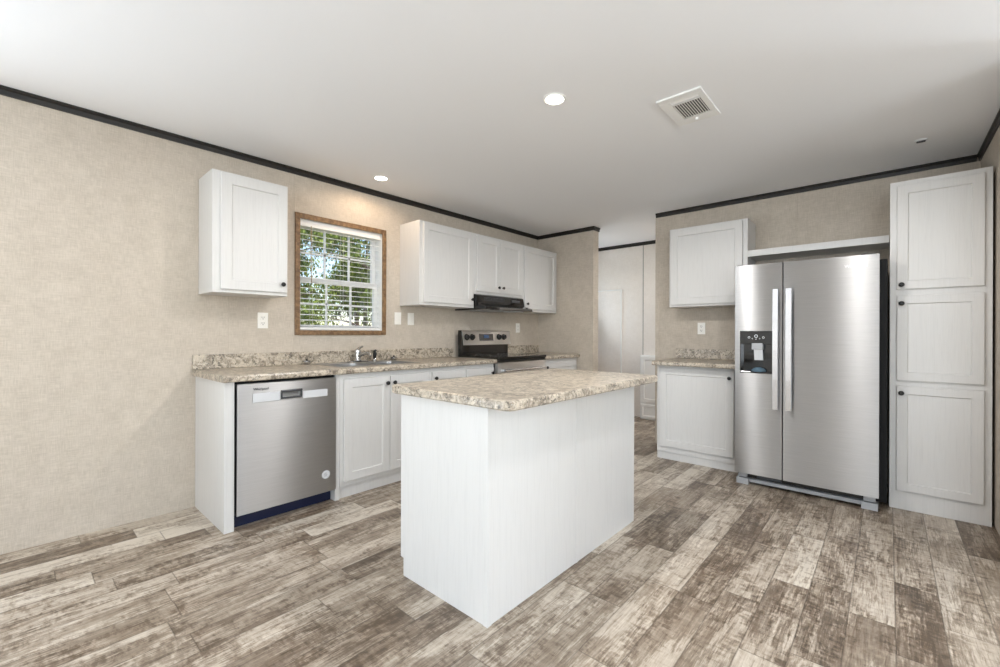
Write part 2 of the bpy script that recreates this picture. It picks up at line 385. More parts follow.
# blind
bl = thing('window_blind', 'white horizontal slat blind, lowered and open, in the brown framed window over the sink', 'blind', ((WX0 + WX1) / 2, .035, WZ0 + .01))
a, b = WX0 + .014, WX1 - .014
MB().box((a, .006, WZ1 - .058), (b, .058, WZ1 - .010), .003).build('headrail', M_vinyl, bl)
sl = MB(); n = 19
for i in range(n):
    z = WZ0 + .045 + i * (WZ1 - .075 - WZ0 - .045) / (n - 1)
    t = bmesh.new(); pr = []
    for j in range(5):
        q = -1 + j / 2; pr.append((q * .022, .0022 * (1 - q * q)))
    tilt = math.radians(7)
    poly = [(p[0], p[1] + .0012) for p in pr] + [(p[0], p[1] - .0012) for p in reversed(pr)]
    poly = [(.033 + p[0] * math.cos(tilt) - p[1] * math.sin(tilt), z + p[0] * math.sin(tilt) + p[1] * math.cos(tilt)) for p in poly]
    t.free(); sl.prism(poly, a + .002, b - .002, axis=0)
sl.build('slats', M_vinyl, bl)
MB().box((a, .012, WZ0 + .012), (b, .054, WZ0 + .028), .003).build('bottom_rail', M_vinyl, bl)
cdm = MB()
for xx in (a + .10, (a + b) / 2, b - .10):
    for yy in (.009, .057): cdm.tube([(xx, yy, WZ0 + .02), (xx, yy, WZ1 - .04)], .0009, 5)
cdm.build('ladder_cord', M_plastic, bl)
MB().tube([(a + .085, .003, WZ1 - .05), (a + .083, .000, WZ1 - .30), (a + .088, .002, WZ1 - .50)], .0032, 8).build('tilt_wand', plain('wand', srgb(170, 150, 120), .4), bl)
# other window frames out of view, some added to go with the fill lamps
def simple_window(name, tf, u0, u1, z0, z1, d0, d1):
    mb = MB(tf); q = .05
    mb.box((u0, d0, z0), (u0 + q, d1, z1)); mb.box((u1 - q, d0, z0), (u1, d1, z1)); mb.box((u0, d0, z0), (u1, d1, z0 + q)); mb.box((u0, d0, z1 - q), (u1, d1, z1))
    mb.box(((u0 + u1) / 2 - .03, d0, z0), ((u0 + u1) / 2 + .03, d1, z1))
    o = struct(mb.build(name, M_vinyl, base=(0, 0, 0)))
simple_window('window_2', ident, -2.5, -.7, .1, 2.1, .03, .09)
simple_window('window_3', swap, -5.95, -3.95, .55, 2.25, XW - .12, XW - .06)
simple_window('window_4', ident, .7, 2.45, .85, 2.15, YS - .12, YS - .06)
simple_window('window_6', ident, -2.95, -.65, .1, 2.1, YS - .12, YS - .06)
simple_window('window_7', ident, 4.8, 5.6, .9, 2.1, YS - .12, YS - .06)
simple_window('window_5', ident, 4.8, 5.64, .9, 2.1, .03, .09)

# ------------------------------------------------------------------ knob
def knob(tf, u, z, d, parent):
    return MB(tf).lathe([(.006, 0), (.006, .010), (.0135, .015), (.0155, .021), (.0135, .027), (.006, .030)], (u, d, z), (0, 1, 0), 20).build('knob', M_black, parent)

# ------------------------------------------------------------------ wall cabinets on the left wall
def wall_cabinet(tf, u0, u1, z0, z1, depth, doors, label, fdoor=.02, face=.02, group=None, knobs=True):
    c = tf((u0 / 2 + u1 / 2, depth / 2, z0))
    t = thing('wall_cabinet', label, 'cabinet', c, group)
    cb = MB(tf)
    dd = depth - fdoor - face
    cb.box((u0, 0.002, z0 + .0), (u1, dd, z1)); cb.build('cabinet_body', M_white, t)
    ff = MB(tf); ff.box((u0, dd, z0), (u1, dd + face, z1), .0015); ff.build('face_frame', M_white, t)
    for (a, b, c0, c1, ku, kz) in doors:
        d = MB(tf).shaker(a, b, c0, c1, dd + face + .001, depth).build('door', M_white, t)
        if ku is not None: knob(tf, ku, kz, depth, d)
    return t
wall_cabinet(LW, .822, 1.277, 1.415, 2.184, .318, [(.866, 1.270, 1.437, 2.168, 1.236, 1.493)], 'white single-door wall cabinet left of the brown window')
U0 = 2.425
wall_cabinet(LW, U0, 3.112, 1.418, 2.182, .318, [(2.462, 3.088, 1.445, 2.166, 3.062, 1.500)], 'white wall cabinet with one wide door between the window and the black hood')
wall_cabinet(LW, 3.113, 3.896, 1.566, 2.182, .318, [(3.142, 3.494, 1.592, 2.158, 3.462, 1.650), (3.499, 3.872, 1.592, 2.158, 3.532, 1.650)], 'short white two-door wall cabinet directly above the black range hood')
wall_cabinet(LW, 3.897, FX - .002, 1.418, 2.182, .318, [(3.925, 4.552, 1.445, 2.166, 3.957, 1.505)], 'white wall cabinet in the corner, right of the range hood')
# under side light rail seen under the first cabinet is part of the body; cabinets at the fridge wall
wall_cabinet(RW, 1.853, 2.530, 1.421, 2.172, .317, [(1.872, 2.492, 1.440, 2.156, 2.462, 1.505)], 'white wall cabinet left of the refrigerator, above a granite-look counter')

# ------------------------------------------------------------------ base cabinets, left run
BZ = .874
def base_cabinet(tf, u0, u1, depth, doors, label, toe=.02, toe_h=.085, name='base_cabinet', hollow=False):
    t = thing(name, label, 'cabinet', tf((u0 / 2 + u1 / 2, depth / 2, 0)))
    dd = depth - .04
    cb = MB(tf)
    if hollow:
        cb.box((u0, .003, toe_h), (u0 + .016, dd, BZ)); cb.box((u1 - .016, .003, toe_h), (u1, dd, BZ)); cb.box((u0 + .016, .003, toe_h), (u1 - .016, dd, toe_h + .016)); cb.box((u0 + .016, .003, toe_h + .016), (u1 - .016, .012, BZ))
    else: cb.box((u0, .003, toe_h), (u1, dd, BZ))
    cb.build('cabinet_body', M_white, t)
    MB(tf).box((u0, dd, toe_h), (u1, dd + .02, BZ), .0015).build('face_frame', M_white, t)
    MB(tf).box((u0, .003, 0), (u1, dd + .02 - toe, toe_h)).build('toe_kick', M_white, t)
    for (a, b, c0, c1, ku, kz) in doors:
        d = MB(tf).shaker(a, b, c0, c1, dd + .021, depth).build('door', M_white, t)
        if ku is not None: knob(tf, ku, kz, depth, d)
    return t
DEP = .62
ep = MB(LW).box((.806, .003, 0), (.858, .60, BZ), .0015).build('end_panel', M_white, base=(.83, -.3, 0))
tag(ep, 'white floor-length end panel closing the counter left of the dishwasher', 'panel')
base_cabinet(LW, 1.512, 2.300, DEP, [(1.534, 1.905, .118, .836, 1.876, .785), (1.910, 2.282, .118, .836, 1.938, .785)], 'white two-door sink base cabinet right of the dishwasher', hollow=True)
base_cabinet(LW, 2.301, 2.695, DEP, [(2.318, 2.680, .118, .836, 2.345, .785)], 'white single-door base cabinet between the sink base and the narrow cabinet')
base_cabinet(LW, 2.696, 3.086, DEP, [(2.712, 3.070, .118, .836, 3.040, .785)], 'white base cabinet just left of the range, under the counter end')
base_cabinet(LW, 3.872, FX - .002, DEP, [(3.895, 4.545, .118, .836, 3.925, .785)], 'white base cabinet in the corner right of the range')
fl = MB(LW).box((1.477, .003, 0), (1.510, .60, BZ), .0015).build('filler_panel', M_white, base=(1.49, -.3, 0))
tag(fl, 'narrow white filler panel between dishwasher and sink cabinet', 'panel')

# ------------------------------------------------------------------ counters
def edge_top_front(zt):
    return lambda e: False
def counter(tf, u0, u1, depth, label, hole=None, open_l=False, open_r=False, splash=True, su0=None, su1=None, name='countertop'):
    t = thing(name, label, 'countertop', tf((u0 / 2 + u1 / 2, depth / 2, BZ + .001)))
    zt = .914; z0 = BZ + .001
    mb = MB(tf); r = .012
    prof = [(depth, z0 + .006), (depth - .005, z0)]                     # front nose
    prof = [(depth - r, zt), (depth - r * .3, zt - r * .3), (depth, zt - r), (depth, z0 + .006), (depth - .006, z0)]
    if hole is None:
        mb.prism([(.002, zt)] + prof + [(.002, z0)], u0, u1, axis=0)
    else:
        a, b, c, d = hole
        mb.prism([(.002, zt)] + prof + [(.002, z0)], u0, a, axis=0); mb.prism([(.002, zt)] + prof + [(.002, z0)], b, u1, axis=0)
        mb.box((a, .002, z0), (b, c, zt)); mb.prism([(d, zt)] + prof + [(d, z0)], a, b, axis=0)
    mb.build('slab', M_granite, t)
    if splash:
        MB(tf).box((su0 if su0 is not None else u0, .002, zt), (su1 if su1 is not None else u1, .022, 1.012), .004).build('backsplash', M_granite, t)
    return t
SX0, SX1, SY0, SY1 = 1.56, 2.27, .075, .515
counter(LW, .788, 3.088, .645, 'long speckled countertop with backsplash on the left wall, holding the sink', hole=(SX0 + .02, SX1 - .02, SY0 + .02, SY1 - .02))
counter(LW, 3.870, FX - .002, .645, 'short speckled countertop in the corner right of the range')
counter(RW, 1.815, 2.530, .625, 'small speckled countertop with backsplash left of the refrigerator')

# ------------------------------------------------------------------ dishwasher
dw = thing('dishwasher', 'stainless steel dishwasher with a pocket handle under the left counter', 'dishwasher', (1.17, -.32, 0))
MB(LW).box((.862, .05, .10), (1.474, .585, .868)).build('tub_body', M_dark, dw)
MB(LW).box((.862, .06, .0), (1.472, .545, .10), .002).build('toe_panel', M_navy, dw)
# slightly bowed door
u0, u1, z0, z1 = .866, 1.473, .088, .857
t = bmesh.new(); nU = 16; front = []; back = []
def bow(u, a, b, amp): q = (u - (a + b) / 2) / ((b - a) / 2); return amp * (1 - q * q)
pz = (.729, .800); pu = (1.112, 1.238)
def curved_door(tf, u0, u1, z0, z1, d0, d1, amp, nU=20, hole=None, depth=.03):
    mb = MB(tf); bm = bmesh.new()
    us = sorted(set([u0 + (u1 - u0) * i / nU for i in range(nU + 1)] + ([hole[0], hole[1]] if hole else [])))
    zs = [z0] + ([hole[2], hole[3]] if hole else []) + [z1]
    g = {}
    for i, u in enumerate(us):
        for j, z in enumerate(zs): g[i, j] = bm.verts.new((u, d1 + bow(u, u0, u1, amp), z))
    hb = {}
    for i in range(len(us) - 1):
        for j in range(len(zs) - 1):
            if hole and j == 1 and us[i] >= hole[0] - 1e-6 and us[i + 1] <= hole[1] + 1e-6: continue
            f = bm.faces.new((g[i, j], g[i + 1, j], g[i + 1, j + 1], g[i, j + 1])); f.smooth = True
    # sides and back
    L = [g[0, j] for j in range(len(zs))]; R = [g[len(us) - 1, j] for j in range(len(zs))]
    T = [g[i, len(zs) - 1] for i in range(len(us))]; B = [g[i, 0] for i in range(len(us))]
    def bk(v): 
        if v not in hb: hb[v] = bm.verts.new((v.co.x, d0, v.co.z))
        return hb[v]
    for ch in (L, R, T, B):
        for p, q in zip(ch, ch[1:]): bm.faces.new((p, q, bk(q), bk(p)))
    loop = L + T[1:] + list(reversed(R))[1:] + list(reversed(B))[1:-1]
    bm.faces.new([bk(v) for v in loop])
    if hole:
        idx = [i for i, u in enumerate(us) if hole[0] - 1e-6 <= u <= hole[1] + 1e-6]
        lo = [g[i, 1] for i in idx] + [g[i, 2] for i in reversed(idx)]
        inn = [bm.verts.new((v.co.x, v.co.y - depth, v.co.z)) for v in lo]
        for k in range(len(lo)): bm.faces.new((lo[k], lo[(k + 1) % len(lo)], inn[(k + 1) % len(lo)], inn[k]))
        m = len(idx)
        for k in range(m - 1): bm.faces.new((inn[k], inn[k + 1], inn[2 * m - 2 - k], inn[2 * m - 1 - k]))
    mb.merge(bm); return mb
AMP_DW = .001
curved_door(LW, u0, u1, z0, z1, .586, .618, AMP_DW, hole=(1.118, 1.232, .757, .792), depth=.022).build('door', M_steel, dw)
hd = MB(LW)
hd.box((1.110, .612, .790), (1.240, .632, .803), .003); hd.box((1.110, .612, .748), (1.240, .626, .757), .002); hd.box((1.110, .612, .757), (1.118, .628, .790), .002); hd.box((1.232, .612, .757), (1.240, .628, .790), .002)
hd.build('pocket_handle', M_dgrey, dw)
MB(LW).box((.948, .6205, .742), (1.104, .6225, .797)).build('film_strip', M_film, dw)
MB(LW).box((1.246, .6195, .737), (1.410, .622, .784)).build('film_strip', M_film, dw)
st = MB(LW).lathe([(.028, 0), (.028, .0012)], (1.402, .6195, .207), (0, 1, 0), 32).build('round_sticker', M_film, dw)
st['label'] = 'round pale sticker'
sm = MB(LW)
for zz, w_ in ((.216, .016), (.207, .024), (.198, .018)): sm.box((1.402 - w_ / 2 - .002, .6205, zz - .0022), (1.402 + w_ / 2 - .002, .6213, zz + .0022))
sm.build('sticker_print', plain('sticker_grey', srgb(170, 172, 176), .4), st)
def text(body, size, loc, rot, mat, parent, name):
    cu = bpy.data.curves.new(name, 'FONT'); cu.body = body; cu.size = size; cu.extrude = .0006; cu.align_x = 'CENTER'; cu.align_y = 'CENTER'
    tmp = bpy.data.objects.new('tmp', cu); C.objects.link(tmp)
    dg = bpy.context.evaluated_depsgraph_get(); me = bpy.data.meshes.new_from_object(tmp.evaluated_get(dg)); bpy.data.objects.remove(tmp)
    o = bpy.data.objects.new(name, me); me.name = name; C.objects.link(o); me.materials.clear(); me.materials.append(mat)
    o.parent = parent; o.location = Vector(loc) - root_loc(parent); o.rotation_euler = rot
    return o
text('Whirlpool', .021, (.995, -.6225, .822), (PI / 2, 0, 0), M_ink, dw, 'logo')

# ------------------------------------------------------------------ range
rg = thing('range', 'freestanding electric range with black glass top and steel control panel', 'stove', (3.47, -.33, 0))
a, b = 3.094, 3.864
MB(LW).box((a, .03, .03), (b, .60, .895)).build('range_body', M_dark, rg)
for uu in (a + .05, b - .05):
    for dd in (.08, .55): MB(LW).lathe([(.018, 0), (.018, .03)], (uu, dd, 0), (0, 0, 1), 12).build('foot', M_black, rg)
MB(LW).box((a - .002, .09, .906), (b + .002, .665, .932), .005).build('cooktop', M_gloss, rg)
for (uu, dd, rr) in ((a + .2, .25, .08), (b - .2, .25, .095), (a + .2, .50, .105), (b - .2, .50, .08)):
    MB(LW).lathe([(rr, 0), (rr, .0006), (rr - .004, .0006), (rr - .004, 0)], (uu, dd, .932), (0, 0, 1), 40, cap=False).build('burner_marking', M_dgrey, rg)
MB(LW).box((a, .60, .880), (b, .650, .905), .003).build('front_rim', M_black, rg)
od = MB(LW).box((a + .003, .602, .255), (b - .003, .645, .876), .004).build('oven_door', M_steel_lit, rg)
MB(LW).box((a + .10, .643, .36), (b - .10, .648, .70), .002).build('oven_window', M_gloss, od)
hh = MB(LW).tube([(a + .05, .695, .800), (b - .05, .695, .800)], .013, 14)
for uu in (a + .075, b - .075): hh.box((uu - .012, .643, .790), (uu + .012, .695, .810), .003)
hh.build('oven_handle', M_alu, od)
MB(LW).box((a + .003, .602, .05), (b - .003, .642, .245), .004).build('storage_drawer', M_steel_lit, rg)
# backguard
bgd = MB(LW).box((a + .01, .075, .906), (b - .010, .118, 1.045), .003)
bgd.prism([(.085, 1.192), (.128, 1.192), (.150, 1.036), (.085, 1.036)], a, a + .014, axis=0)
bgd.build('backguard', M_gloss, rg)
pn = MB(LW).prism([(.086, 1.190), (.122, 1.190), (.132, 1.180), (.152, 1.036), (.086, 1.036)], a + .0145, b + .004, axis=0, bev=.004).build('control_panel', M_steel_lit, rg)
def pd(z): return .132 + (1.180 - z) * (.020 / .144)
def panel_box(u0, u1, z0, z1, t):
    return MB(LW).prism([(pd(z0) - .004, z0), (pd(z0) + t, z0), (pd(z1) + t, z1), (pd(z1) - .004, z1)], u0, u1, axis=0)
panel_box(3.352, 3.575, 1.080, 1.155, .002).build('display', M_gloss, pn)
panel_box(3.425, 3.502, 1.108, 1.142, .0034).build('clock', M_blue, pn)
for i in range(3):
    for j in range(3):
        for s_ in (3.362, 3.512): panel_box(s_ + i * .018, s_ + i * .018 + .010, 1.090 + j * .018, 1.098 + j * .018, .0034).build('button', M_dgrey, pn)
for ku in (3.165, 3.245, 3.668, 3.752):
    kb = MB(LW).lathe([(.034, 0), (.034, .006), (.024, .008), (.022, .030), (.018, .033)], (ku, pd(1.12) - .002, 1.12), (0, 1, .14), 24)
    kb.box((ku - .005, pd(1.12) + .026, 1.100), (ku + .005, pd(1.12) + .038, 1.146), .002); kb.build('control_knob', M_black, pn)

# ------------------------------------------------------------------ range hood
hdn = thing('range_hood', 'black under-cabinet range hood above the stove', 'hood', (3.5, -.2, 1.41))
a, b = 3.122, 3.886
MB(LW).prism([(.004, 1.563), (.300, 1.563), (.322, 1.552), (.340, 1.470), (.455, 1.432), (.458, 1.408), (.440, 1.402), (.004, 1.402)], a, b, axis=0, bev=.003).build('hood_shell', M_gloss, hdn)
vs = MB(LW)
for i in range(4): vs.box((a + .10, .322, 1.488 + i * .014), (b - .34, .3345 - i * .001, 1.494 + i * .014))
vs.build('vent_slots', M_dgrey, hdn)
MB(LW).box((b - .22, .325, 1.500), (b - .08, .338, 1.530), .002).build('switch_plate', M_dgrey, hdn)
MB(LW).box((a + .12, .10, 1.398), (b - .30, .38, 1.403), .002).build('grease_filter', M_grey, hdn)
MB(LW).box((b - .26, .24, 1.397), (b - .10, .40, 1.403), .002).build('lamp_lens', M_film, hdn)

# ------------------------------------------------------------------ sink, faucet
sk_ = thing('kitchen_sink', 'double bowl stainless sink set in the left counter', 'sink', (2.02, -.30, .914))
rim = MB(LW); zt = .9165
# basins
def basin(u0, u1, d0, d1):
    bm = bmesh.new(); mb = MB(LW); r = .05; n = 5
    def ring(o, z, rr):
        pts = []
        for cx_, cy_, s0 in ((u1 - o - rr, d1 - o - rr, 0), (u0 + o + rr, d1 - o - rr, 1), (u0 + o + rr, d0 + o + rr, 2), (u1 - o - rr, d0 + o + rr, 3)):
            for k in range(n + 1):
                an = (s0 + k / n) * PI / 2; pts.append(bm.verts.new((cx_ + rr * math.cos(an), cy_ + rr * math.sin(an), z)))
        return pts
    rs = [ring(0, zt + .0005, r), ring(.006, zt - .006, r), ring(.012, zt - .15, r), ring(.04, zt - .17, r * .7)]
    for A, B in zip(rs, rs[1:]):
        for k in range(len(A)): f = bm.faces.new((A[k], A[(k + 1) % len(A)], B[(k + 1) % len(A)], B[k])); f.smooth = True
    bm.faces.new(rs[-1]); mb.merge(bm); return mb
ud = (SX0 + SX1) / 2
rm = MB(LW)
L0, L1, B0_, B1_ = SX0, SX1, SY0 - .03, SY1
for A, B in (((L0, B0_, .9142), (L1, SY0 + .06, zt)), ((L0, SY1 - .03, .9142), (L1, B1_, zt)), ((L0, SY0 + .06, .9142), (L0 + .03, SY1 - .03, zt)), ((L1 - .03, SY0 + .06, .9142), (L1, SY1 - .03, zt)), ((ud - .015, SY0 + .06, .9142), (ud + .015, SY1 - .03, zt))): rm.box(A, B, .001)
rm.build('rim', M_sink, sk_)
for q in ((SX0 + .03, ud - .015), (ud + .015, SX1 - .03)):
    bs = basin(q[0], q[1], SY0 + .06, SY1 - .03).build('basin', M_sink, sk_)
    MB(LW).lathe([(.045, 0), (.045, .003), (.030, .003), (.028, .001)], ((q[0] + q[1]) / 2, .30, zt - .17), (0, 0, 1), 24).build('drain', M_chrome, bs)
fc = thing('faucet', 'chrome single-lever kitchen faucet behind the sink', 'faucet', (1.935, -.10, .9165))
MB(LW).box((1.845, .075, .9166), (2.025, .125, .928), .008, 3).build('base_plate', M_chrome, fc)
MB(LW).lathe([(.030, .0), (.030, .015), (.025, .02), (.024, .062), (.029, .068), (.027, .088), (.012, .100)], (1.935, .10, .928), (0, 0, 1), 24).build('faucet_body', M_chrome, fc)
MB(LW).tube([(1.935, .115, .965), (1.935, .17, .985), (1.935, .24, .995), (1.935, .285, .990), (1.935, .30, .972)], [.014, .013, .012, .012, .012], 14).build('spout', M_chrome, fc)
MB(LW).tube([(1.935, .095, 1.015), (1.955, .09, 1.032), (1.99, .085, 1.046)], [.013, .010, .008], 12).build('lever', M_chrome, fc)
sp_ = thing('side_sprayer', 'black pull-out side sprayer right of the faucet', 'sprayer', (2.095, -.10, .9165))
MB(LW).lathe([(.022, 0), (.022, .006), (.015, .012), (.013, .02)], (2.095, .10, .9166), (0, 0, 1), 20).build('holder', M_chrome, sp_)
MB(LW).lathe([(.011, 0), (.015, .02), (.016, .055), (.013, .065)], (2.095, .10, .932), (0, .12, 1), 20).build('handle', M_black, sp_)
MB(LW).tube([(2.095, .10, .99), (2.092, .11, 1.005), (2.085, .135, 1.010)], [.013, .013, .009], 14).build('spray_head', M_black, sp_)
def strainer(u, d, label):
    s = thing('sink_strainer', label, 'strainer', (u, -d, .914))
    MB(LW).lathe([(.022, 0), (.025, .004), (.028, .022), (.034, .024), (.034, .027), (.02, .027)], (u, d, .9142), (0, 0, 1), 24).build('basket', M_chrome, s)
    MB(LW).lathe([(.030, 0), (.030, .003), (.006, .004), (.006, .010), (.010, .014), (.006, .017)], (u, d, .9412), (0, 0, 1), 20).build('stopper', M_black, s)
strainer(1.515, .075, 'chrome basket strainer with black top on the counter left of the sink')
strainer(2.305, .050 + .035, 'chrome basket strainer with black top behind the sink, right of the sprayer')

# ------------------------------------------------------------------ outlets and switches
def outlet(tf, u, z, label, kind, d=0.0005):
    t = thing('wall_outlet' if kind == 'outlet' else 'light_switch', label, 'outlet' if kind == 'outlet' else 'switch', tf((u, 0, z)))
    MB(tf).box((u - .036, d, z - .058), (u + .036, d + .006, z + .058), .0025).build('cover_plate', M_plastic, t)
    if kind == 'outlet':
        for s_ in (-.021, .021):
            r = MB(tf).box((u - .017, d + .005, z + s_ - .015), (u + .017, d + .0078, z + s_ + .015), .003).build('receptacle', M_plastic, t)
            sl_ = MB(tf)
            for q in (-.007, .007): sl_.box((u + q - .0015, d + .0076, z + s_ - .003), (u + q + .0015, d + .0082, z + s_ + .008))
            sl_.box((u - .003, d + .0076, z + s_ - .012), (u + .003, d + .0082, z + s_ - .007)); sl_.build('slots', M_dgrey, r)
    else:
        MB(tf).box((u - .017, d + .005, z - .033), (u + .017, d + .0085, z + .033), .002).build('rocker', M_plastic, t)
outlet(LW, 1.222, 1.250, 'white wall outlet under the single cabinet, left of the window', 'outlet')
outlet(LW, 2.402, 1.298, 'white light switch right beside the window, left of its twin', 'switch')
outlet(LW, 2.551, 1.297, 'white light switch under the wide-door cabinet, right of the window switch', 'switch')
outlet(LW, 4.173, 1.229, 'white wall outlet right of the range control panel', 'outlet')
outlet(RW, 2.060, 1.217, 'white wall outlet above the small counter left of the refrigerator', 'outlet')

# ------------------------------------------------------------------ fridge wall
base_cabinet(RW, 1.823, 2.505, .535, [(1.852, 2.482, .122, .850, 2.450, .790)], 'white single-door base cabinet left of the refrigerator', toe=.012, toe_h=.068)
sh = MB(RW).box((2.532, .003, 1.832), (3.449, .315, 1.886), .002).build('shelf_board', M_white, base=(XR - .15, -3.0, 1.832))
tag(sh, 'thick white shelf board spanning the wall above the refrigerator', 'shelf')

# pantry
PX = XR - 3.935
pt = thing('pantry_cabinet', 'tall white three-door pantry cabinet right of the refrigerator', 'cabinet', (4.24, -3.683, 0))
MB(RW).box((3.452, .003, 0), (3.916, PX - .02, 2.182)).build('cabinet_body', M_white, pt)
MB(RW).box((3.452, PX - .02, 0), (3.916, PX, 2.182), .0015).build('face_frame', M_white, pt)
for (c0, c1, kz) in ((1.462, 2.148, 1.492), (.858, 1.420, 1.368), (.128, .822, .776)):
    d = MB(RW).shaker(3.487, 3.882, c0, c1, PX + .001, PX + .020, fr=.052).build('door', M_white, pt)
    knob(RW, 3.510, kz, PX + .020, d)

# refrigerator
fg = thing('refrigerator', 'stainless side-by-side refrigerator with water dispenser', 'refrigerator', (4.1, -2.98, 0))
fd = XR - 3.726; f0, f1 = 2.556, 3.402; gap = 2.871
MB(RW).box((f0 + .004, .06, .055), (f1 + .040, fd - .085, 1.660), .004).build('cabinet_case', M_dark, fg)  # dark case widened past the right door, filling the gap with black
for uu, nm in ((f0 + .05, 'hinge_cover'), (f1 - .05, 'hinge_cover')):
    MB(RW).box((uu - .045, fd - .16, 1.675), (uu + .035, fd - .03, 1.697), .005).build(nm, M_dgrey, fg)
DO = (2.592, 2.811, .866, 1.186)
A_ = .006
ld = curved_door(RW, f0, gap - .004, .098, 1.688, fd - .068, fd - .005, .005, hole=DO, depth=.055).build('door', M_steel, fg)
rd = curved_door(RW, gap + .004, f1, .098, 1.688, fd - .068, fd - .003, .003, nU=28).build('door', M_steel, fg)
ld['label'] = 'narrow left freezer door with dispenser'; rd['label'] = 'wide right door with logo'
MB(RW).box((gap - .0045, fd - .075, .10), (gap + .0045, fd - .045, 1.685)).build('door_gasket', M_black, fg)
# dispenser
dp = MB(RW); dq = fd - .002
dp.box((DO[0] - .001, fd - .05, 1.085), (DO[1] + .001, dq + .003, DO[3]), .004)
dp.box((DO[0] - .001, fd - .05, DO[2]), (DO[0] + .007, dq + .002, 1.09), .002); dp.box((DO[1] - .007, fd - .05, DO[2]), (DO[1] + .001, dq + .002, 1.09), .002)
dp.box((DO[0], fd - .05, DO[2]), (DO[1], dq + .002, DO[2] + .012), .002); dp.box((DO[0], fd - .056, DO[2]), (DO[1], fd - .046, 1.09))
disp = dp.build('dispenser', M_gloss, ld)
ic = MB(RW)
for i, (du, dz, r) in enumerate(((.062, .052, .008), (.109, .062, .012), (.157, .052, .008), (.085, .043, .004), (.133, .043, .004), (.109, .040, .004))):
    ic.lathe([(r, 0), (r, .0012), (r * .65, .0012), (r * .65, 0)], (DO[0] + du, dq + .0028, 1.085 + dz), (0, 1, 0), 18, cap=False)

ic.build('button_marks', M_film, disp)
MB(RW).box((2.672, fd - .045, 1.045), (2.745, fd + .004, 1.094), .003).build('chute', M_grey, disp)
MB(RW).prism([(fd - .03, 1.045), (fd - .006, 1.045), (fd - .028, .965), (fd - .045, .965)], 2.684, 2.742, axis=0, bev=.002).build('paddle', M_film, disp)
MB(RW).lathe([(.048, 0), (.050, .010), (.034, .026), (.012, .032)], (2.713, fd - .028, .880), (0, 0, 1), 24).build('drip_tray', plain('tray_blue_grey', srgb(88, 112, 128), .25), disp)
# handles
for (ua, ub, dr_) in ((2.812, 2.852, ld), (2.892, 2.933, rd)):
    h_ = MB(RW); pr = []
    us = [ua, ub]
    zsn = [(.615, .046), (.83, .053), (1.05, .056), (1.27, .053), (1.490, .046)]
    bm = bmesh.new(); pv = None
    for z, o in zsn:
        r = [bm.verts.new(p) for p in ((ua, fd + o - .014, z), (ub, fd + o - .014, z), (ub - .004, fd + o, z), (ua + .004, fd + o, z))]
        if pv:
            for k in range(4): bm.faces.new((pv[k], pv[(k + 1) % 4], r[(k + 1) % 4], r[k]))
        else: bm.faces.new(r)
        pv = r
    bm.faces.new(pv); h_.merge(bm)
    h_.box((ua + .008, fd - .012, .640), (ub - .008, fd + .036, .675), .002); h_.box((ua + .008, fd - .012, 1.430), (ub - .008, fd + .036, 1.465), .002)
    h_.build('handle', M_alu, dr_)
text('Whirlpool', .029, (3.726 - .0005, -3.284, 1.618), (PI / 2, 0, -PI / 2), M_logo, rd, 'logo')
# base grille and feet
gr = MB(RW).box((f0 + .09, fd - .14, .022), (f1 - .09, fd - .055, .048), .003).build('kick_grille', M_grey, fg)
MB(RW).box((f0 + .07, fd - .13, .050), (f1 - .07, fd - .08, .090)).build('grille_recess', M_black, fg)
MB(RW).box((f0 + .14, fd - .12, .055), (f0 + .30, fd - .07, .078), .003).build('grille_vent', M_dgrey, fg)
for a_, b_ in ((f0 + .004, f0 + .088), (f1 - .090, f1 - .004)):
    MB(RW).box((a_, fd - .14, 0.001), (b_, fd - .042, .050), .003).build('foot_cover', M_grey, fg)
    MB(RW).box((a_ + .012, fd - .13, .056), (b_ - .012, fd - .045, .092), .003).build('hinge_bracket', M_grey, fg)
for a_ in (f0 + .08, f1 - .08):
    wh = MB(RW); wh.lathe([(.02, -.015), (.02, .015)], (a_, .15, .021), (1, 0, 0), 16); wh.box((a_ - .02, .12, .02), (a_ + .02, .18, .056)); wh.build('roller', M_black, fg)

# ------------------------------------------------------------------ island
ix0, ix1, iy0, iy1 = 1.246, 2.568, 1.692, 2.268   # y given as distance off the left wall
isl = thing('island_cabinet', 'white panelled kitchen island cabinet standing in the middle of the floor', 'cabinet', ((ix0 + ix1) / 2, -(iy0 + iy1) / 2, 0))
MB(LW).box((ix0 + .006, iy0 + .02, 0.085), (ix1 - .006, iy1 - .006, BZ)).build('cabinet_body', M_white, isl)
MB(LW).box((ix0 + .006, iy0 + .03, 0), (ix1 - .006, iy1 - .006, .085)).build('toe_kick', M_white, isl)
# end panels with a toe notch on the working side
for a_, b_ in ((ix0, ix0 + .006), (ix1 - .006, ix1)):
    MB(LW).prism([(iy0, .085), (iy0, BZ), (iy1 - .004, BZ), (iy1 - .004, 0), (iy0 + .022, 0), (iy0 + .022, .085)], a_, b_, axis=0).build('end_panel', M_white, isl)
xm = 1.904
MB(LW).box((ix0, iy1 - .006, 0), (xm, iy1, BZ), .001).build('back_panel', M_white, isl)
MB(LW).box((xm + .001, iy1 - .006, 0), (ix1, iy1, BZ), .001).build('back_panel', M_white, isl)
MB(LW).box((xm - .012, iy1, 0), (xm + .012, iy1 + .0025, BZ - .001), .001).build('seam_strip', M_white, isl)
cs = MB(LW); cs.box((ix0 - .003, iy1 - .022, 0), (ix0, iy1 + .003, BZ - .001), .001); cs.box((ix0, iy1, 0), (ix0 + .022, iy1 + .003, BZ - .001), .001); cs.build('corner_strip', M_white, isl)
